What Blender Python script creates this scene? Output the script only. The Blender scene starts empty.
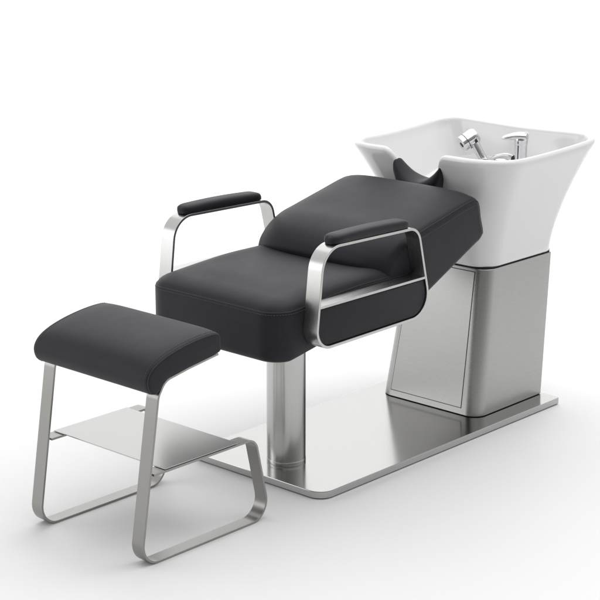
import bpy, bmesh, math, random
from mathutils import Vector, Matrix
random.seed(3)
scene = bpy.context.scene
COL = scene.collection
YC = 0.285                       # the unit's plane of symmetry

# ------------------------------------------------------------------ materials
def new_mat(name):
    m = bpy.data.materials.new(name); m.use_nodes = True
    nt = m.node_tree
    return m, nt, nt.nodes['Principled BSDF']

def N(nt, t, **kw):
    n = nt.nodes.new(t)
    for k, v in kw.items():
        if k in n.inputs: n.inputs[k].default_value = v
        else: setattr(n, k, v)
    return n

def leather(name, base):
    m, nt, b = new_mat(name); L = nt.links
    tc = N(nt, 'ShaderNodeTexCoord')
    v = N(nt, 'ShaderNodeTexVoronoi', Scale=420.0, feature='DISTANCE_TO_EDGE')
    n1 = N(nt, 'ShaderNodeTexNoise', Scale=900.0, Detail=3.0)
    n2 = N(nt, 'ShaderNodeTexNoise', Scale=9.0, Detail=3.0)
    for t in (v, n1, n2): L.new(tc.outputs['Object'], t.inputs['Vector'])
    ramp = N(nt, 'ShaderNodeMapRange'); ramp.inputs['From Max'].default_value = 0.25
    L.new(v.outputs['Distance'], ramp.inputs['Value'])
    mul = N(nt, 'ShaderNodeMath', operation='MULTIPLY_ADD')
    mul.inputs[1].default_value = 0.35
    L.new(n1.outputs['Fac'], mul.inputs[0]); L.new(ramp.outputs['Result'], mul.inputs[2])
    bp = N(nt, 'ShaderNodeBump', Strength=0.30, Distance=0.0006)
    L.new(mul.outputs[0], bp.inputs['Height'])
    bp2 = N(nt, 'ShaderNodeBump', Strength=0.10, Distance=0.012)
    L.new(n2.outputs['Fac'], bp2.inputs['Height']); L.new(bp.outputs['Normal'], bp2.inputs['Normal'])
    L.new(bp2.outputs['Normal'], b.inputs['Normal'])
    cr = N(nt, 'ShaderNodeMix', data_type='RGBA')
    cr.inputs['A'].default_value = (*[c*0.9 for c in base], 1)
    cr.inputs['B'].default_value = (*[c*1.1 for c in base], 1)
    L.new(n2.outputs['Fac'], cr.inputs['Factor']); L.new(cr.outputs['Result'], b.inputs['Base Color'])
    rr = N(nt, 'ShaderNodeMapRange'); rr.inputs['To Min'].default_value = 0.46; rr.inputs['To Max'].default_value = 0.58
    L.new(n2.outputs['Fac'], rr.inputs['Value']); L.new(rr.outputs['Result'], b.inputs['Roughness'])
    b.inputs['Specular IOR Level'].default_value = 0.27; b.inputs['Specular Tint'].default_value = (0.97, 0.96, 1.0, 1); b.inputs['Sheen Weight'].default_value = 0.15; b.inputs['Sheen Roughness'].default_value = 0.35
    return m

def brushed(name, base, rough, grain, bump=0.05, jitter=0.10):
    """stainless steel; grain = stretch of the noise along object x, y, z (small = long streaks)"""
    m, nt, b = new_mat(name); L = nt.links
    tc = N(nt, 'ShaderNodeTexCoord')
    mp = N(nt, 'ShaderNodeMapping'); mp.inputs['Scale'].default_value = grain
    L.new(tc.outputs['Object'], mp.inputs['Vector'])
    n1 = N(nt, 'ShaderNodeTexNoise', Scale=1.0, Detail=4.0, Roughness=0.65)
    L.new(mp.outputs['Vector'], n1.inputs['Vector'])
    n2 = N(nt, 'ShaderNodeTexNoise', Scale=5.0, Detail=2.0)
    L.new(tc.outputs['Object'], n2.inputs['Vector'])
    rr = N(nt, 'ShaderNodeMapRange'); rr.inputs['To Min'].default_value = rough-jitter/2; rr.inputs['To Max'].default_value = rough+jitter/2
    L.new(n1.outputs['Fac'], rr.inputs['Value']); L.new(rr.outputs['Result'], b.inputs['Roughness'])
    cr = N(nt, 'ShaderNodeMix', data_type='RGBA')
    cr.inputs['A'].default_value = (*[c*0.97 for c in base], 1)
    cr.inputs['B'].default_value = (*[c*1.03 for c in base], 1)
    ad = N(nt, 'ShaderNodeMath', operation='MULTIPLY_ADD'); ad.inputs[1].default_value = 0.7; 
    sc = N(nt, 'ShaderNodeMath', operation='MULTIPLY'); sc.inputs[1].default_value = 0.3
    L.new(n2.outputs['Fac'], sc.inputs[0]); L.new(sc.outputs[0], ad.inputs[2])
    L.new(n1.outputs['Fac'], ad.inputs[0]); L.new(ad.outputs[0], cr.inputs['Factor'])
    L.new(cr.outputs['Result'], b.inputs['Base Color'])
    bp = N(nt, 'ShaderNodeBump', Strength=bump, Distance=0.0006)
    L.new(n1.outputs['Fac'], bp.inputs['Height']); L.new(bp.outputs['Normal'], b.inputs['Normal'])
    b.inputs['Metallic'].default_value = 1.0
    return m

M = {}
M['leather'] = leather('charcoal_leather', (0.0128, 0.0112, 0.0160))
M['leather_pad'] = leather('black_leather', (0.0110, 0.0098, 0.0134))
M['piping'] = leather('dark_piping', (0.034, 0.033, 0.036))
STEEL = (0.50, 0.498, 0.49)
M['plate_steel'] = brushed('brushed_steel_plate', (0.49, 0.488, 0.482), 0.17, (6, 900, 900), 0.006, 0.05)
M['cab_steel'] = brushed('brushed_steel_cabinet', (0.385, 0.382, 0.375), 0.28, (5, 5, 1100), 0.006, 0.05)
M['col_steel'] = brushed('brushed_steel_column', STEEL, 0.23, (30, 30, 900), 0.02, 0.05)
M['strap_steel'] = brushed('satin_steel_strap', (0.52, 0.518, 0.51), 0.27, (6, 1200, 6), 0.005, 0.04)
M['frame_steel'] = brushed('satin_steel_stool', (0.31, 0.305, 0.293), 0.30, (6, 1200, 6), 0.005, 0.04)
M['shelf_steel'] = brushed('brushed_steel_shelf', (0.43, 0.428, 0.42), 0.25, (900, 6, 900), 0.015, 0.05)

m, nt, b = new_mat('chrome'); L = nt.links
n = N(nt, 'ShaderNodeTexNoise', Scale=60.0); rr = N(nt, 'ShaderNodeMapRange')
rr.inputs['To Min'].default_value = 0.03; rr.inputs['To Max'].default_value = 0.08
L.new(n.outputs['Fac'], rr.inputs['Value']); L.new(rr.outputs['Result'], b.inputs['Roughness'])
b.inputs['Base Color'].default_value = (0.66, 0.66, 0.67, 1); b.inputs['Metallic'].default_value = 1
M['chrome'] = m

m, nt, b = new_mat('white_ceramic'); L = nt.links
n = N(nt, 'ShaderNodeTexNoise', Scale=3.0, Detail=2.0)
cr = N(nt, 'ShaderNodeMix', data_type='RGBA')
cr.inputs['A'].default_value = (0.74, 0.74, 0.745, 1); cr.inputs['B'].default_value = (0.76, 0.76, 0.765, 1)
L.new(n.outputs['Fac'], cr.inputs['Factor']); L.new(cr.outputs['Result'], b.inputs['Base Color'])
b.inputs['Roughness'].default_value = 0.16; b.inputs['Coat Weight'].default_value = 0.3; b.inputs['Coat Roughness'].default_value = 0.06
bp = N(nt, 'ShaderNodeBump', Strength=0.03, Distance=0.004)
L.new(n.outputs['Fac'], bp.inputs['Height']); L.new(bp.outputs['Normal'], b.inputs['Normal'])
M['ceramic'] = m

def plain(name, c, r, scale=40.0):
    m, nt, b = new_mat(name); L = nt.links
    n = N(nt, 'ShaderNodeTexNoise', Scale=scale, Detail=3.0)
    cr = N(nt, 'ShaderNodeMix', data_type='RGBA')
    cr.inputs['A'].default_value = (*[x*0.94 for x in c], 1); cr.inputs['B'].default_value = (*[min(1, x*1.04) for x in c], 1)
    L.new(n.outputs['Fac'], cr.inputs['Factor']); L.new(cr.outputs['Result'], b.inputs['Base Color'])
    b.inputs['Roughness'].default_value = r
    return m
M['gap'] = plain('shadow_gap_black', (0.012, 0.012, 0.012), 0.7)  # near-black colour standing in for shade in narrow gaps
M['rubber'] = plain('black_rubber', (0.015, 0.015, 0.016), 0.5)
M['thread'] = plain('grey_thread', (0.075, 0.073, 0.078), 0.6)
M['floor'] = plain('white_studio_floor', (0.835, 0.835, 0.835), 0.6, 2.0)

# ------------------------------------------------------------------ helpers
def link(name, bm, mat, parent=None, smooth=True, angle=35, bevel=0.0, seg=2, subsurf=0):
    bmesh.ops.remove_doubles(bm, verts=bm.verts, dist=1e-6)
    bmesh.ops.recalc_face_normals(bm, faces=bm.faces)
    me = bpy.data.meshes.new(name); bm.to_mesh(me); bm.free()
    o = bpy.data.objects.new(name, me); COL.objects.link(o)
    me.materials.append(mat)
    if bevel:
        md = o.modifiers.new('bevel', 'BEVEL'); md.width = bevel; md.segments = seg; md.limit_method = 'ANGLE'; md.angle_limit = math.radians(40); md.harden_normals = True
    if subsurf:
        md = o.modifiers.new('sub', 'SUBSURF'); md.levels = subsurf; md.render_levels = subsurf
    if smooth:
        for p in me.polygons: p.use_smooth = True
        me.set_sharp_from_angle(angle=math.radians(angle))
    if parent: o.parent = parent; o.matrix_parent_inverse = parent.matrix_world.inverted()
    return o

def empty(name, loc, label, cat, group=None):
    o = bpy.data.objects.new(name, None); COL.objects.link(o)
    o.location = loc; o['label'] = label; o['category'] = cat; o.empty_display_size = 0.05
    if group: o['group'] = group
    bpy.context.view_layer.update()
    return o

def loft(rings, cap0=True, cap1=True, closed=True):
    """rings: lists of the same number of points"""
    bm = bmesh.new(); vs = [[bm.verts.new(p) for p in r] for r in rings]
    n = len(rings[0])
    for a, b in zip(vs, vs[1:]):
        for i in range(n if closed else n-1):
            j = (i+1) % n
            bm.faces.new((a[i], a[j], b[j], b[i]))
    if cap0: bm.faces.new(vs[0])
    if cap1: bm.faces.new(list(reversed(vs[-1])))
    return bm

def fan_cap(bm, ring_pts, shrink, zfun):
    pass

def rrect(x0, x1, y0, y1, r, seg=8, side=10):
    """closed counter-clockwise rounded rectangle, r = radius or 4 radii (x0y0, x1y0, x1y1, x0y1)"""
    if not isinstance(r, (tuple, list)): r = (r,)*4
    cs = [(x0+r[0], y0+r[0], r[0], 180), (x1-r[1], y0+r[1], r[1], 270), (x1-r[2], y1-r[2], r[2], 0), (x0+r[3], y1-r[3], r[3], 90)]
    pts = []
    for k, (cx, cy, rad, a0) in enumerate(cs):
        arc = [(cx+rad*math.cos(math.radians(a0+90*i/seg)), cy+rad*math.sin(math.radians(a0+90*i/seg))) for i in range(seg+1)]
        pts += arc
        nx, ny, nr, na = cs[(k+1) % 4]
        q = (nx+nr*math.cos(math.radians(na)), ny+nr*math.sin(math.radians(na)))
        p = arc[-1]
        for i in range(1, side):
            t = i/side; pts.append((p[0]+(q[0]-p[0])*t, p[1]+(q[1]-p[1])*t))
    return pts

def round_poly(pts, radii, seg=8, closed=True):
    """round the corners of a polyline with circular arcs"""
    n = len(pts); out = []
    if not isinstance(radii, (tuple, list)): radii = [radii]*n
    for i, p in enumerate(pts):
        if not closed and i in (0, n-1): out.append(tuple(p)); continue
        P = Vector(p); A = Vector(pts[i-1]); B = Vector(pts[(i+1) % n])
        u = (A-P).normalized(); v = (B-P).normalized(); r = radii[i]
        ang = u.angle(v)
        if r <= 0 or ang > math.pi-0.01: out.append(tuple(P)); continue
        d = r/math.tan(ang/2); c = P+(u+v).normalized()*(r/math.sin(ang/2))
        s = P+u*d-c; e = P+v*d-c; a = s.angle(e)
        for k in range(seg+1):
            t = k/seg
            w = (s*math.sin((1-t)*a)+e*math.sin(t*a))/math.sin(a)
            out.append(tuple(c+w))
    return out

def catmull(pts, n=6, closed=True):
    out = []; m = len(pts)
    for i in range(m if closed else m-1):
        g = lambda k: Vector(pts[k % m]) if closed else Vector(pts[min(max(k, 0), m-1)])
        p0, p1, p2, p3 = g(i-1), g(i), g(i+1), g(i+2)
        for k in range(n):
            t = k/n
            out.append(tuple(0.5*((2*p1)+(p2-p0)*t+(2*p0-5*p1+4*p2-p3)*t*t+(3*p1-p0-3*p2+p3)*t**3)))
    if not closed: out.append(tuple(pts[-1]))
    return out

def offset2d(pts, d):
    """inset of a closed 2-D outline by d (positive = inwards)"""
    n = len(pts); area = sum(pts[i][0]*pts[(i+1) % n][1]-pts[(i+1) % n][0]*pts[i][1] for i in range(n))
    s = 1 if area > 0 else -1
    out = []
    for i in range(n):
        a, p, b_ = pts[i-1], pts[i], pts[(i+1) % n]
        e1 = Vector((p[0]-a[0], p[1]-a[1])); e2 = Vector((b_[0]-p[0], b_[1]-p[1]))
        if e1.length < 1e-9: e1 = e2
        if e2.length < 1e-9: e2 = e1
        e1.normalize(); e2.normalize()
        nrm = Vector((-e1.y-e2.y, e1.x+e2.x))
        if nrm.length < 1e-6: nrm = Vector((-e1.y, e1.x))
        nrm.normalize(); nrm *= s
        k = max(0.5, nrm.dot(Vector((-e1.y, e1.x))*s))
        out.append((p[0]+nrm.x*d/k, p[1]+nrm.y*d/k))
    return out

def strap(path, y0, y1, t, closed):
    """flat metal strap: path in the x-z plane (outer line), thickness t to the inside (left of travel), from y0 to y1"""
    n = len(path); inner = []
    for i in range(n):
        P = Vector(path[i])
        A = Vector(path[i-1]) if (closed or i > 0) else None
        B = Vector(path[(i+1) % n]) if (closed or i < n-1) else None
        d = Vector((0, 0))
        if A is not None and (P-A).length > 1e-9: d += (P-A).normalized()
        if B is not None and (B-P).length > 1e-9: d += (B-P).normalized()
        d.normalize()
        inner.append((P.x-d.y*t, P.y+d.x*t))
    bm = bmesh.new(); rows = []
    for (a, c) in zip(path, inner):
        rows.append([bm.verts.new(v) for v in ((a[0], y0, a[1]), (a[0], y1, a[1]), (c[0], y1, c[1]), (c[0], y0, c[1]))])
    for i in range(n if closed else n-1):
        r, q = rows[i], rows[(i+1) % n]
        for k in range(4):
            bm.faces.new((r[k], r[(k+1) % 4], q[(k+1) % 4], q[k]))
    if not closed: bm.faces.new(rows[0]); bm.faces.new(list(reversed(rows[-1])))
    return bm

def tube(bm, path, r, n=10, closed=False):
    m = len(path); P = [Vector(p) for p in path]
    rr = r if isinstance(r, (list, tuple)) else [r]*m
    up = Vector((0.31, 0.17, 0.93)); rows = []; prev = None
    for i in range(m):
        a = P[i-1] if (closed or i > 0) else P[i]
        b_ = P[(i+1) % m] if (closed or i < m-1) else P[i]
        d = (b_-a).normalized()
        u = (prev - d*prev.dot(d)) if prev is not None else (up-d*up.dot(d))
        u.normalize(); prev = u; v = d.cross(u)
        rows.append([bm.verts.new(P[i]+(u*math.cos(2*math.pi*k/n)+v*math.sin(2*math.pi*k/n))*rr[i]) for k in range(n)])
    for i in range(m if closed else m-1):
        a, b_ = rows[i], rows[(i+1) % m]
        for k in range(n):
            bm.faces.new((a[k], a[(k+1) % n], b_[(k+1) % n], b_[k]))
    if not closed: bm.faces.new(rows[0]); bm.faces.new(list(reversed(rows[-1])))
    return bm

def lathe(prof, n=48, origin=(0, 0, 0), axis=(0, 0, 1)):
    """profile of (radius, height) about an axis"""
    q = Vector((0, 0, 1)).rotation_difference(Vector(axis).normalized()); o = Vector(origin)
    return loft([[o+q @ Vector((r*math.cos(2*math.pi*k/n), r*math.sin(2*math.pi*k/n), h)) for k in range(n)] for r, h in prof])

def box(x0, x1, y0, y1, z0, z1):
    bm = bmesh.new(); bmesh.ops.create_cube(bm, size=1)
    for v in bm.verts: v.co = ((x0+x1)/2+v.co.x*(x1-x0), (y0+y1)/2+v.co.y*(y1-y0), (z0+z1)/2+v.co.z*(z1-z0))
    return bm

def lerp(a, b, t): return a+(b-a)*t
def smooth(t): t = max(0.0, min(1.0, t)); return t*t*(3-2*t)

def slab_xz(outline, y0, y1, edge, crown=None, prof=5):
    """upholstered block: an x-z outline extruded from y0 to y1 with rounded side edges; crown(x, z, v) moves points (v = 0..1 across)"""
    rings = []
    st = [(edge*(1-math.sin(math.pi/2*k/prof)), edge*(1-math.cos(math.pi/2*k/prof))) for k in range(prof+1)]
    seq = [(i_, y0+d) for i_, d in st]
    nmid = 22
    for k in range(1, nmid): seq.append((0.0, lerp(y0+edge, y1-edge, k/nmid)))
    seq += [(i_, y1-d) for i_, d in reversed(st)]
    for ins, y in seq:
        o = offset2d(outline, ins) if ins > 1e-6 else outline
        v = (y-y0)/(y1-y0)
        ring = []
        for (x, z) in o:
            dx, dz = crown(x, z, v) if crown else (0, 0)
            ring.append((x+dx, y, z+dz))
        rings.append(ring)
    return loft(rings)

def slab_top(outline, levels, ztop, zbot, caprings=10, capfun=None):
    """upholstered block over an x-y outline: levels = (inset, 'b'/'t', dz); the cap is closed by shrinking rings"""
    rings = []
    cx = sum(p[0] for p in outline)/len(outline); cy = sum(p[1] for p in outline)/len(outline)
    for ins, w, dz in levels:
        o = offset2d(outline, ins)
        rings.append([(x, y, (ztop(x, y) if w == 't' else zbot(x, y))+dz) for x, y in o])
    last = [(p[0], p[1]) for p in rings[-1]]
    base = rings[-1]; dz0 = levels[-1][2]
    for k in range(1, caprings+1):
        s = 1-k/caprings*0.985
        rings.append([(cx+(x-cx)*s, cy+(y-cy)*s, ztop(cx+(x-cx)*s, cy+(y-cy)*s)+dz0) for x, y in last])
    return loft(rings)

def stitches(name, path, parent, pitch=0.0085, dash=0.0055, r=0.0008, closed=True):
    """a run of short thread dashes along a path"""
    P = [Vector(p) for p in path]
    if closed: P.append(P[0])
    acc = [0.0]
    for a, b_ in zip(P, P[1:]): acc.append(acc[-1]+(b_-a).length)
    def at(s):
        lo = 0
        while lo < len(acc)-2 and acc[lo+1] < s: lo += 1
        t = (s-acc[lo])/max(1e-9, acc[lo+1]-acc[lo]); return P[lo].lerp(P[lo+1], t)
    bm = bmesh.new(); n = int(acc[-1]/pitch)
    for k in range(n):
        s0 = k*acc[-1]/n
        tube(bm, [at(s0), at(s0+dash*0.5), at(min(acc[-1], s0+dash))], [r*0.5, r, r*0.5], 6)
    return link(name, bm, M['thread'], parent)

# ------------------------------------------------------------------ setting: white sweep
prof = [(-14.0, 0.0)]
for k in range(0, 30): prof.append((-14+18*(k+1)/30, 0.0))
R_ = 3.2
for k in range(1, 25):
    a = math.pi/2*k/24; prof.append((4.0+R_*math.sin(a), R_*(1-math.cos(a))))
prof.append((4.0+R_, 9.0))
d = Vector((0.7385, 0.6743)); e = Vector((d.y, -d.x))     # the sweep faces along d
bm = bmesh.new(); cols = []
for s, z in prof:
    cols.append([bm.verts.new((d.x*s+e.x*w, d.y*s+e.y*w, z)) for w in (-14, -5, 0, 5, 14)])
for a, b_ in zip(cols, cols[1:]):
    for i in range(4): bm.faces.new((a[i], a[i+1], b_[i+1], b_[i]))
fl = link('floor', bm, M['floor'], angle=60); fl['kind'] = 'structure'
if fl.data.polygons[0].normal.z < 0: fl.data.flip_normals()

# ------------------------------------------------------------------ the wash unit
unit = empty('shampoo_chair', (0.6, YC, 0), 'charcoal leather salon backwash chair with steel armrests and white basin on steel base plate', 'shampoo chair')

# base plate ------------------------------------------------------------
PT = 0.025
o_ = rrect(-0.012, 1.243, 0.0, 0.572, (0.050, 0.012, 0.012, 0.050), 12, 14)
rings = [[(x, y, z) for x, y in offset2d(o_, i)] for i, z in ((0.0015, 0.0035), (0, 0.005), (0, PT-0.0016), (0.0005, PT-0.0005), (0.0016, PT))]
plate = link('base_plate', loft(rings), M['plate_steel'], unit, angle=20)
rings = [[(x, y, z) for x, y in offset2d(o_, 0.008)] for z in (0.0002, 0.0034)]
link('plate_gap_fill', loft(rings), M['rubber'], plate)  # added black filler; stands in for the contact shadow under the plate

# column ----------------------------------------------------------------
CX, CY, CR = 0.135, 0.281, 0.0615
colm = link('column', lathe([(CR, PT+0.012), (CR, 0.50)], 72, (CX, CY, 0)), M['col_steel'], unit, angle=50)
link('collar', lathe([(CR+0.0002, PT), (CR+0.0005, PT+0.0010), (CR+0.0005, PT+0.0116), (CR+0.0001, PT+0.0124), (CR-0.002, PT+0.0130)], 72, (CX, CY, 0)), M['col_steel'], colm, angle=50)

# cabinet ---------------------------------------------------------------
ZC0, ZC1 = PT+0.003, 0.520
def cab_sec(z):
    t = (z-PT)/(ZC1-PT)
    return (lerp(0.853, 0.930, t), lerp(1.236, 1.316, t), YC-lerp(0.213, 0.181, t), YC+lerp(0.213, 0.181, t))
def cab_ring(z, ins=0.0):
    return [(x, y, z) for x, y in offset2d(rrect(*cab_sec(z), (0.050, 0.012, 0.012, 0.050), 12, 8), ins)]
rings = [cab_ring(ZC0)]+[cab_ring(lerp(ZC0, ZC1, k/10)) for k in range(1, 10)]+[cab_ring(ZC1-0.006), cab_ring(ZC1-0.0025), cab_ring(ZC1-0.0015), cab_ring(ZC1, 0.0012)]
cab = link('cabinet', loft(rings), M['cab_steel'], unit, angle=25)
link('cabinet_shadow_gap', loft([cab_ring(PT, 0.004), cab_ring(ZC0+0.002, 0.004)]), M['gap'], cab)  # black strip painting the shade line under the cabinet
def on_front(y, z, out):
    x = cab_sec(z)[0]
    nrm = Vector((-1, 0, 0.155)).normalized()
    return Vector((x, y, z))+nrm*out
def front_panel(yb0, yb1, yt0, yt1, z0, z1, o0, o1):
    bm = bmesh.new()
    q = [(yb0, z0), (yb1, z0), (yt1, z1), (yt0, z1)]
    A = [bm.verts.new(on_front(y, z, o0)) for y, z in q]; B = [bm.verts.new(on_front(y, z, o1)) for y, z in q]
    bm.faces.new(A); bm.faces.new(list(reversed(B)))
    for i in range(4): bm.faces.new((A[i], A[(i+1) % 4], B[(i+1) % 4], B[i]))
    return bm
DB = (0.142, 0.448, 0.152, 0.418)
link('door_gap', front_panel(DB[0]-0.002, DB[1]+0.002, DB[2]-0.002, DB[3]+0.002, 0.048, 0.511, -0.003, 0.0004), M['gap'], cab)  # black slab rimming the door, in place of shade in its gap
link('door', front_panel(*DB, 0.050, 0.509, -0.002, 0.0014), M['cab_steel'], cab, bevel=0.0006)

# basin -----------------------------------------------------------------
ZB0, ZB1 = 0.527, 0.938
FE = 1.4
def bas_sec(z, ins=0.0, flat=False):
    s = max(0.0, (z-ZB0)/(ZB1-ZB0)); k = s**FE
    x0 = lerp(0.922, 0.745, s**1.15); x1 = lerp(1.318, 1.376, k); h = lerp(0.186, 0.356, k)
    r = lerp(0.085, 0.150, s); rb = lerp(0.045, 0.112, s)
    return x0+ins, x1-ins, YC-h+ins, YC+h-ins, max(0.02, r-ins), max(0.02, rb-ins)
def bas_plan(z, ins=0.0):
    x0, x1, y0, y1, r, rb = bas_sec(z, ins)
    return rrect(x0, x1, y0, y1, (r, rb, rb, r), 14, 64)
NB = len(bas_plan(0.9))
def rim_z(x, y):
    t = (x-0.76)/0.61; dy = abs(y-YC)
    side = smooth((dy-0.24)/0.08)
    z = 0.927+0.014*smooth(t)-0.010*side*math.sin(math.pi*min(1, max(0, t)))
    back = smooth((t-0.85)/0.15)
    z += back*(0.008*(1-math.cos(math.pi*min(1, dy/0.30)))/2*0.7-0.002)
    front = 1-smooth((t-0.06)/0.12)
    notch = 1-smooth((dy-0.078)/(0.060 if y > YC else 0.042))
    return z - front*notch*0.135
top = bas_plan(ZB1)
RZ = [rim_z(x, y) for x, y in top]
# smooth the rim heights a little
for _ in range(2): RZ = [(RZ[i-1]+2*RZ[i]+RZ[(i+1) % NB])/4 for i in range(NB)]
TH = 0.028; RR = TH/2
def plan_point(i, z, ins=0.0): 
    return bas_plan(z, ins)[i]
cache = {}
def P_out(i, z):
    key = round(z, 4)
    if key not in cache: cache[key] = bas_plan(key)
    x, y = cache[key][i]; return Vector((x, y, z))
def nrm_in(i):
    a, p, c = top[i-1], top[i], top[(i+1) % NB]
    v = Vector((c[0]-a[0], c[1]-a[1])); v.normalize()
    return Vector((-v.y, v.x, 0))
nout = 18
mid = []                                    # centre line of the rim roll
for i in range(NB):
    zr = RZ[i]-RR
    mid.append(P_out(i, zr)+nrm_in(i)*RR)
cols = []
for i in range(NB):
    col_ = []
    zr = RZ[i]-RR
    for k in range(nout+1):
        col_.append(P_out(i, lerp(ZB0, zr, k/nout)))
    # underside rounding at the foot
    col_[0] = col_[0]+nrm_in(i)*0.004; col_.insert(1, P_out(i, ZB0+0.004))
    T = (mid[(i+1) % NB]-mid[i-1]).normalized(); Nn = nrm_in(i); Nn = (Nn-T*Nn.dot(T)).normalized(); B = T.cross(Nn)
    if B.z < 0: B = -B
    for k in range(1, 8):
        a = math.pi*k/8; col_.append(mid[i]-Nn*RR*math.cos(a)+B*RR*math.sin(a))
    # inner wall follows the outer one, then rounds into the floor of the bowl
    z0 = mid[i].z-0.002
    for k in range(0, 13):
        z = lerp(z0, 0.64, k/12)
        col_.append(P_out(i, z)+nrm_in(i)*TH)
    last = col_[-1]; c0 = Vector((1.10, YC, 0))
    for sc_, zz in ((0.97, 0.618), (0.90, 0.602), (0.78, 0.594), (0.5, 0.590), (0.2, 0.588)):
        w = c0+(Vector((last.x, last.y, 0))-c0)*sc_; col_.append(Vector((w.x, w.y, zz)))
    cols.append(col_)
bm = bmesh.new(); V = [[bm.verts.new(p) for p in c] for c in cols]; nk = len(cols[0])
for i in range(NB):
    j = (i+1) % NB
    for k in range(nk-1): bm.faces.new((V[i][k], V[j][k], V[j][k+1], V[i][k+1]))
bm.faces.new([V[i][0] for i in range(NB)]); bm.faces.new([V[i][-1] for i in range(NB)])
basin = link('basin', bm, M['ceramic'], unit, angle=60)
# tap ledge at the back of the bowl, its front edge rolled
DZ = 0.826
rings = []
for z, ins in ((0.70, 0.020), (0.74, 0.018), (0.78, 0.018), (DZ-0.020, 0.018), (DZ-0.009, 0.0185), (DZ-0.003, 0.022), (DZ, 0.030)):
    x0, x1, y0, y1, r, rb = bas_sec(z, ins)
    f0 = 1.165-1.9*(DZ-z) if z < DZ-0.004 else lerp(1.165, 1.180, (z-DZ+0.004)/0.004)
    rings.append([(x, y, z) for x, y in rrect(f0, x1, y0+0.004, 0.455+0.9*(DZ-z), (0.05, rb, 0.03, 0.05), 10, 10)])
link('tap_ledge', loft(rings), M['ceramic'], basin, angle=60)
link('drain', lathe([(0.030, 0.588), (0.030, 0.595), (0.024, 0.597), (0.002, 0.595)], 32, (1.06, YC, 0)), M['chrome'], basin)
link('basin_shadow_gap', loft([cab_ring(ZC1-0.002, 0.006), cab_ring(ZB0+0.003, 0.006)]), M['gap'], basin)  # black inset strip painting the shadow gap between cabinet and basin

# tap -------------------------------------------------------------------
TX, TY = 1.205, 0.175
tap = link('tap', lathe([(0.027, DZ-0.002), (0.027, DZ+0.004), (0.024, DZ+0.007), (0.0215, DZ+0.009), (0.0215, DZ+0.078), (0.0225, DZ+0.079), (0.0235, DZ+0.082), (0.0235, DZ+0.100), (0.021, DZ+0.107), (0.010, DZ+0.110)], 40, (TX, TY, 0)), M['chrome'], unit, angle=40)
ld = Vector((-0.42, 0.90, 0)).normalized(); ls = Vector((-ld.y, ld.x, 0)); O = Vector((TX, TY, DZ))
rings = []
for s, w, z, h in ((-0.024, 0.012, 0.106, 0.012), (-0.020, 0.022, 0.107, 0.015), (0.004, 0.024, 0.107, 0.016), (0.028, 0.021, 0.105, 0.013), (0.056, 0.018, 0.100, 0.009), (0.066, 0.012, 0.098, 0.004)):
    c = O+ld*s
    rings.append([c+ls*(w*math.cos(a))+Vector((0, 0, z+h*math.sin(a))) for a in [2*math.pi*k/20 for k in range(20)]])
link('lever', loft(rings), M['chrome'], tap, angle=50)
bm = tube(bmesh.new(), catmull([(TX-0.004, TY+0.018, DZ+0.026), (TX-0.006, TY+0.050, DZ+0.036), (TX-0.010, TY+0.085, DZ+0.030), (TX-0.012, TY+0.112, DZ+0.016), (TX-0.012, TY+0.128, DZ-0.004)], 6, False), 0.0075, 14)
link('spout', bm, M['chrome'], tap)
bm = lathe([(0.011, 0), (0.011, 0.012), (0.009, 0.014)], 24, (TX-0.004, TY+0.017, DZ+0.0255), (-0.05, 1, 0.3))
link('spout_collar', bm, M['rubber'], tap)
link('rosette', lathe([(0.032, DZ-0.002), (0.032, DZ+0.006), (0.029, DZ+0.013), (0.020, DZ+0.017), (0.006, DZ+0.018)], 40, (TX+0.020, TY+0.098, 0)), M['chrome'], tap, angle=50)

# neck rest -------------------------------------------------------------
rings = []
m_ = 45
for i in range(m_):
    e0 = 2*i/(m_-1)-1
    e_ = abs(e0)
    dy = 0.101*math.copysign(1-(1-e_)**1.15, e0)
    a_ = abs(dy)/0.101
    ztop_ = 0.828+0.068*a_**1.9
    zbot_ = 0.758+0.085*smooth((a_-0.55)/0.50)
    end = math.sqrt(max(0.02, 1-max(0, (e_-0.90)/0.10)**2))
    xf = lerp(0.742, 0.768, a_**1.5); xb = lerp(0.884, 0.816, a_**1.2)
    xm = (xf+xb)/2; hx = (xb-xf)/2*(0.3+0.7*end)
    zm = (ztop_+zbot_)/2; hz = (ztop_-zbot_)/2*end
    ring = []
    for k in range(28):
        an = 2*math.pi*k/28
        cu = math.copysign(abs(math.cos(an))**0.8, math.cos(an)); su = math.copysign(abs(math.sin(an))**0.75, math.sin(an))
        ring.append((xm+cu*hx, YC+dy, zm+su*hz))
    rings.append(ring)
link('neck_rest', loft(rings), M['leather_pad'], unit, angle=60)

# seat ------------------------------------------------------------------
SX0, SX1, SY0, SY1 = -0.194, 0.400, 0.007, 0.563
def seat_top(x, y):
    v = (y-YC)/0.281; u = (x-SX0)/0.48
    z = 0.613+0.024*smooth(u*1.15+0.03)
    w = 1-min(1, abs(v))**2.4
    z += w*(0.010*math.exp(-((u-0.30)/0.22)**2)-0.010*smooth((u-0.55)/0.4))
    return z
def seat_bot(x, y): return 0.459+0.17*max(0, x+0.13)*(1 if x < 0.2 else 1)-0.17*max(0, x-0.2)
o_ = rrect(SX0, SX1, SY0, SY1, (0.080, 0.02, 0.02, 0.080), 16, 22)
lv = [(0.030, 'b', 0.0), (0.016, 'b', 0.003), (0.006, 'b', 0.010), (0.001, 'b', 0.022), (0, 'b', 0.04), (0, 't', -0.05), (0, 't', -0.02), (0.0005, 't', -0.008), (0.0030, 't', -0.0022), (0.005, 't', 0.0005), (0.009, 't', 0.0070), (0.016, 't', 0.0130), (0.027, 't', 0.0185), (0.042, 't', 0.0228), (0.061, 't', 0.0250)]
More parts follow.
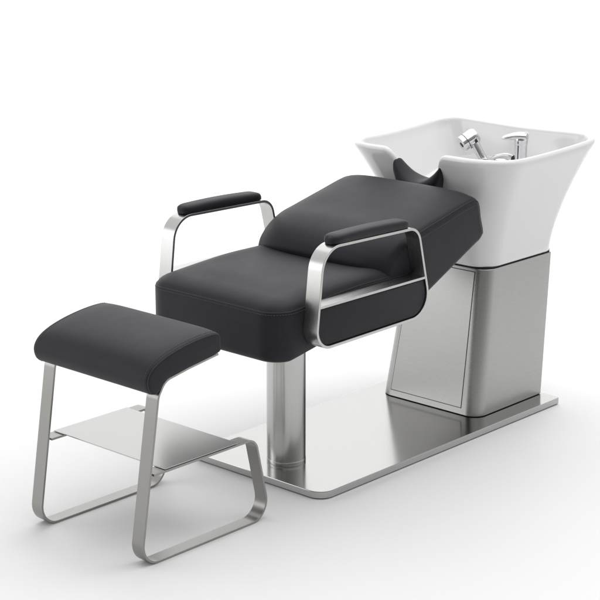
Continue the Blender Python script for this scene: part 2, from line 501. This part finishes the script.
seat = link('seat', slab_top(o_, lv, seat_top, seat_bot, 16), M['leather'], unit, angle=60)
seam = [(x, y, seat_top(x, y)-0.0012) for x, y in offset2d(o_, 0.0035)]
link('piping', tube(bmesh.new(), seam, 0.0014, 8, True), M['piping'], seat)

stitches('stitching', [(x, y, seat_top(x, y)-0.0075) for x, y in offset2d(o_, -0.0002)], seat)

# backrest --------------------------------------------------------------
bo = [(0.300, 0.520), (0.290, 0.600), (0.299, 0.656), (0.322, 0.689), (0.356, 0.715), (0.402, 0.737), (0.460, 0.751), (0.590, 0.781), (0.690, 0.804), (0.735, 0.808), (0.757, 0.790), (0.768, 0.745), (0.781, 0.703), (0.780, 0.684), (0.762, 0.667), (0.735, 0.655), (0.620, 0.602), (0.510, 0.551), (0.430, 0.514), (0.360, 0.498)]
bo = catmull(bo, 6)
def back_crown(x, z, v):
    # padding swells the upper face in the middle and near the front roll
    top_ = smooth((z-(0.40*(x-0.30)+0.60))/0.05)
    w = (1-abs(2*v-1)**6.0)
    roll = 1-smooth((x-0.34)/0.16)
    head = 1-smooth((x-0.71)/0.07)*0.25
    return (-0.034*w*roll*top_*w, (0.025-0.002*roll)*w*top_*head)
back = link('backrest', slab_xz(bo, SY0+0.001, SY1-0.001, 0.018, back_crown, 8), M['leather'], unit, angle=60)
for y, s in ((SY0+0.001, 1), (SY1-0.001, -1)):
    o2 = [p for p in offset2d(bo, 0.0050)]
    k0 = min(range(len(o2)), key=lambda k: (o2[k][0]-0.425)**2+(o2[k][1]-0.742)**2)
    k1 = min(range(len(o2)), key=lambda k: (o2[k][0]-0.774)**2+(o2[k][1]-0.690)**2)
    pth = [(x+back_crown(x, z, 0.012)[0], y+s*0.0052, z+back_crown(x, z, 0.012)[1]) for x, z in o2[k0:k1+1]]
    link('piping', tube(bmesh.new(), pth, 0.0013, 8), M['piping'], back)
    o3 = offset2d(bo, 0.0200)[k0:k1+1]
    stitches('stitching', [(x, y-s*0.0002, z) for x, z in o3], back, closed=False)

# armrests --------------------------------------------------------------
def armrest(y0, y1, inner):
    """y0 < y1: the strap's two edges; inner = the edge against the seat"""
    loop = round_poly([(-0.096, 0.493), (0.446, 0.499), (0.374, 0.789), (-0.060, 0.798)], [0.060, 0.075, 0.056, 0.080], 12)
    fr = link('armrest', strap(loop, y0, y1, 0.0085, True), M['strap_steel'], unit, angle=35, bevel=0.001)
    link('cross_bar', box(-0.075, 0.415, y0+0.0006, y1-0.0006, 0.6185, 0.6265), M['strap_steel'], fr, bevel=0.001)
    # upholstered panel filling the lower half
    pan = round_poly([(-0.082, 0.503), (0.434, 0.509), (0.406, 0.617), (-0.081, 0.617)], [0.050, 0.064, 0.004, 0.004], 8)
    a, b_ = (y0+0.005, y1+0.004) if inner == y1 else (y0-0.004, y1-0.005)
    link('side_panel', slab_xz(pan, a, b_, 0.004), M['leather_pad'], fr, angle=60)
    # pad
    px0, px1 = -0.012, 0.330
    rings = []; n_ = 40; ym = (y0+y1)/2; hw = (y1-y0)/2+0.0025
    for k in range(n_+1):
        t = k/n_; x = lerp(px0, px1, t)
        zb = lerp(0.7968, 0.7905, (x+0.03)/0.36)-0.0005
        endf = min(1, (t/0.11 if t < 0.5 else (1-t)/0.07)); endf = math.sqrt(max(0.0, 1-(1-endf)**2))
        h = (0.0265+0.0045*math.sin(math.pi*t))*lerp(0.62, 1, endf); ww = hw*(lerp(0.42, 1, endf) if t < 0.5 else lerp(0.72, 1, endf))
        ring = []
        for q in range(28):
            an = 2*math.pi*q/28; ca, sa = math.cos(an), math.sin(an)
            ring.append((x, ym+math.copysign(abs(ca)**0.5, ca)*ww, zb+h/2+math.copysign(abs(sa)**(0.75 if sa > 0 else 0.4), sa)*h/2))
        rings.append(ring)
    link('arm_pad', loft(rings), M['leather'], fr, angle=50)
armrest(-0.047, SY0-0.0006, SY0-0.0006)
armrest(SY1+0.0006, SY1+0.054, SY1+0.0006)

# ------------------------------------------------------------------ hand shower resting on the tap ledge
HX, HY = 1.205, 0.328
hs = empty('hand_shower', (HX, HY, DZ), 'chrome hand shower with black button resting upright inside the white basin beside the tap', 'hand shower')
hp = catmull([(HX+0.004, HY-0.004, DZ-0.003), (HX, HY+0.012, DZ+0.018), (HX-0.004, HY+0.034, DZ+0.052), (HX-0.006, HY+0.052, DZ+0.076), (HX-0.008, HY+0.066, DZ+0.080)], 6, False)
link('handle', tube(bmesh.new(), hp, [lerp(0.0140, 0.0180, k/(len(hp)-1)) for k in range(len(hp))], 20), M['chrome'], hs)
ax = Vector((-0.72, 0.42, -0.52)).normalized(); c0 = Vector((HX+0.004, HY+0.050, DZ+0.084))
hd = link('spray_head', lathe([(0.0112, -0.0126), (0.0235, -0.0105), (0.0286, -0.0042), (0.0297, 0.0042), (0.0302, 0.0315), (0.0302, 0.0331), (0.0286, 0.0336), (0.0286, 0.0352), (0.0302, 0.0357), (0.0297, 0.0515), (0.0263, 0.0551), (0.0252, 0.0541)], 40, c0, ax), M['chrome'], hs, angle=40)
link('spray_face', lathe([(0.010, 0.0), (0.010, 0.0015), (0.004, 0.0025)], 24, c0+ax*0.0538, ax), M['rubber'], hd)
link('grip_ring', lathe([(0.0285, 0.0), (0.0306, 0.0004), (0.0306, 0.0020), (0.0285, 0.0024)], 40, c0+ax*0.0334, ax), M['rubber'], hd)
bd = Vector((0.30, -0.66, 0.62)).normalized()
bp_ = Vector((HX-0.010, HY+0.026, DZ+0.066))
link('button', tube(bmesh.new(), [bp_, bp_+Vector((-0.002, 0.007, 0.009)), bp_+Vector((-0.004, 0.014, 0.018))], [0.005, 0.0085, 0.005], 14), M['rubber'], hs)
link('holder', lathe([(0.020, DZ-0.002), (0.020, DZ+0.006), (0.016, DZ+0.014), (0.013, DZ+0.015)], 32, (HX+0.003, HY-0.002, 0)), M['chrome'], hs)

# ------------------------------------------------------------------ footstool
st = empty('footstool', (-0.45, 0.263, 0), 'low charcoal leather footstool with sloping top on bent steel strap legs with a steel shelf', 'footstool')
fpath = [(-0.405, 0.5475), (-0.520, 0.532), (-0.608, 0.5165), (-0.6345, 0.476), (-0.7125, 0.0), (-0.196, 0.0), (-0.256, 0.2605), (-0.655, 0.2605)]
fpath = round_poly(fpath, [0, 0.10, 0.05, 0.05, 0.060, 0.062, 0.042, 0], 12, False)
for y0, y1 in ((0.034, 0.079), (0.462, 0.507)):
    link('leg_frame', strap(fpath, y0, y1, 0.0065, False), M['frame_steel'], st, angle=35, bevel=0.0008)
sp = [(-0.640, 0.486), (-0.664, 0.491), (-0.676, 0.514), (-0.674, 0.538), (-0.655, 0.561), (-0.620, 0.579), (-0.570, 0.5935), (-0.510, 0.604), (-0.455, 0.609), (-0.417, 0.6075), (-0.401, 0.596), (-0.398, 0.574), (-0.402, 0.5530), (-0.430, 0.5465), (-0.520, 0.5335), (-0.590, 0.522), (-0.615, 0.508)]
sp = catmull(sp, 6)
def st_crown(x, z, v):
    w = 1-abs(2*v-1)**7
    return (0, 0.007*w*smooth((z-0.53)/0.05))
cush = link('cushion', slab_xz(sp, 0.027, 0.504, 0.010, st_crown), M['leather'], st, angle=60)
for y, s in ((0.027, 1), (0.504, -1)):
    seam = [(x, y+s*0.0030, z) for x, z in offset2d(sp, 0.0030)]
    link('piping', tube(bmesh.new(), seam, 0.0014, 8, True), M['piping'], cush)
    stitches('stitching', [(x, y+s*0.0150, z+st_crown(x, z, 0.035)[1]) for x, z in offset2d(sp, -0.0002)], cush)
bm = box(-0.612, -0.330, 0.037, 0.504, 0.2615, 0.2645)
link('shelf', bm, M['shelf_steel'], st, bevel=0.0006)

# ------------------------------------------------------------------ camera
f_px, pitch, yaw = 1720.0, math.radians(15.05), math.radians(42.4)
cam_d = bpy.data.cameras.new('camera'); cam = bpy.data.objects.new('camera', cam_d); COL.objects.link(cam)
cam_d.sensor_width = 36; cam_d.lens = 36*f_px/600; cam_d.clip_end = 200
cam.location = (-1.879*1.92, -1.664*1.92, 1.92)
W = Vector((math.cos(pitch)*math.cos(yaw), math.cos(pitch)*math.sin(yaw), -math.sin(pitch)))
cam.rotation_euler = W.to_track_quat('-Z', 'Y').to_euler()
scene.camera = cam

# ------------------------------------------------------------------ studio light
wd = bpy.data.worlds.new('World'); scene.world = wd; wd.use_nodes = True
nt = wd.node_tree; L = nt.links; bg = nt.nodes['Background']
tc = N(nt, 'ShaderNodeTexCoord')
dp = N(nt, 'ShaderNodeVectorMath', operation='DOT_PRODUCT')
dp.inputs[1].default_value = Vector((0.55, 0.50, 0.65)).normalized()
L.new(tc.outputs['Generated'], dp.inputs[0])
mr = N(nt, 'ShaderNodeMapRange', interpolation_type='SMOOTHSTEP')
mr.inputs['From Min'].default_value = -0.75; mr.inputs['From Max'].default_value = 0.85
mr.inputs['To Min'].default_value = 0.20; mr.inputs['To Max'].default_value = 1.02
L.new(dp.outputs['Value'], mr.inputs['Value'])
L.new(mr.outputs['Result'], bg.inputs['Strength'])
bg.inputs['Color'].default_value = (1.0, 1.0, 1.0, 1)

def area(name, loc, target, sx, sy, power):
    ld_ = bpy.data.lights.new(name, 'AREA'); ld_.shape = 'RECTANGLE'; ld_.size = sx; ld_.size_y = sy; ld_.energy = power
    o = bpy.data.objects.new(name, ld_); COL.objects.link(o); o.location = loc
    o.rotation_euler = (Vector(target)-Vector(loc)).to_track_quat('-Z', 'Y').to_euler()
    return o
area('key_softbox', (1.6, 1.5, 4.0), (0.5, 0.2, 0.0), 4.2, 4.2, 40)
area('front_fill', (0.9, -1.4, 4.4), (0.9, -1.0, 0.0), 5.2, 4.2, 77)  # added unseen fill from above, lifts the shadowed near floor
area('side_fill', (-3.2, 3.4, 1.5), (0.4, 0.3, 0.5), 2.6, 2.4, 34)  # added unseen fill, gives the cabinet front a bright reflection
area('backdrop_lamp', (2.51, 2.29, 5.2), (5.02, 4.59, 3.05), 12.0, 2.0, 450)

scene.view_settings.view_transform = 'Standard'; scene.view_settings.look = 'None'
scene.view_settings.exposure = 0; scene.view_settings.gamma = 1
scene.cycles.use_denoising = True
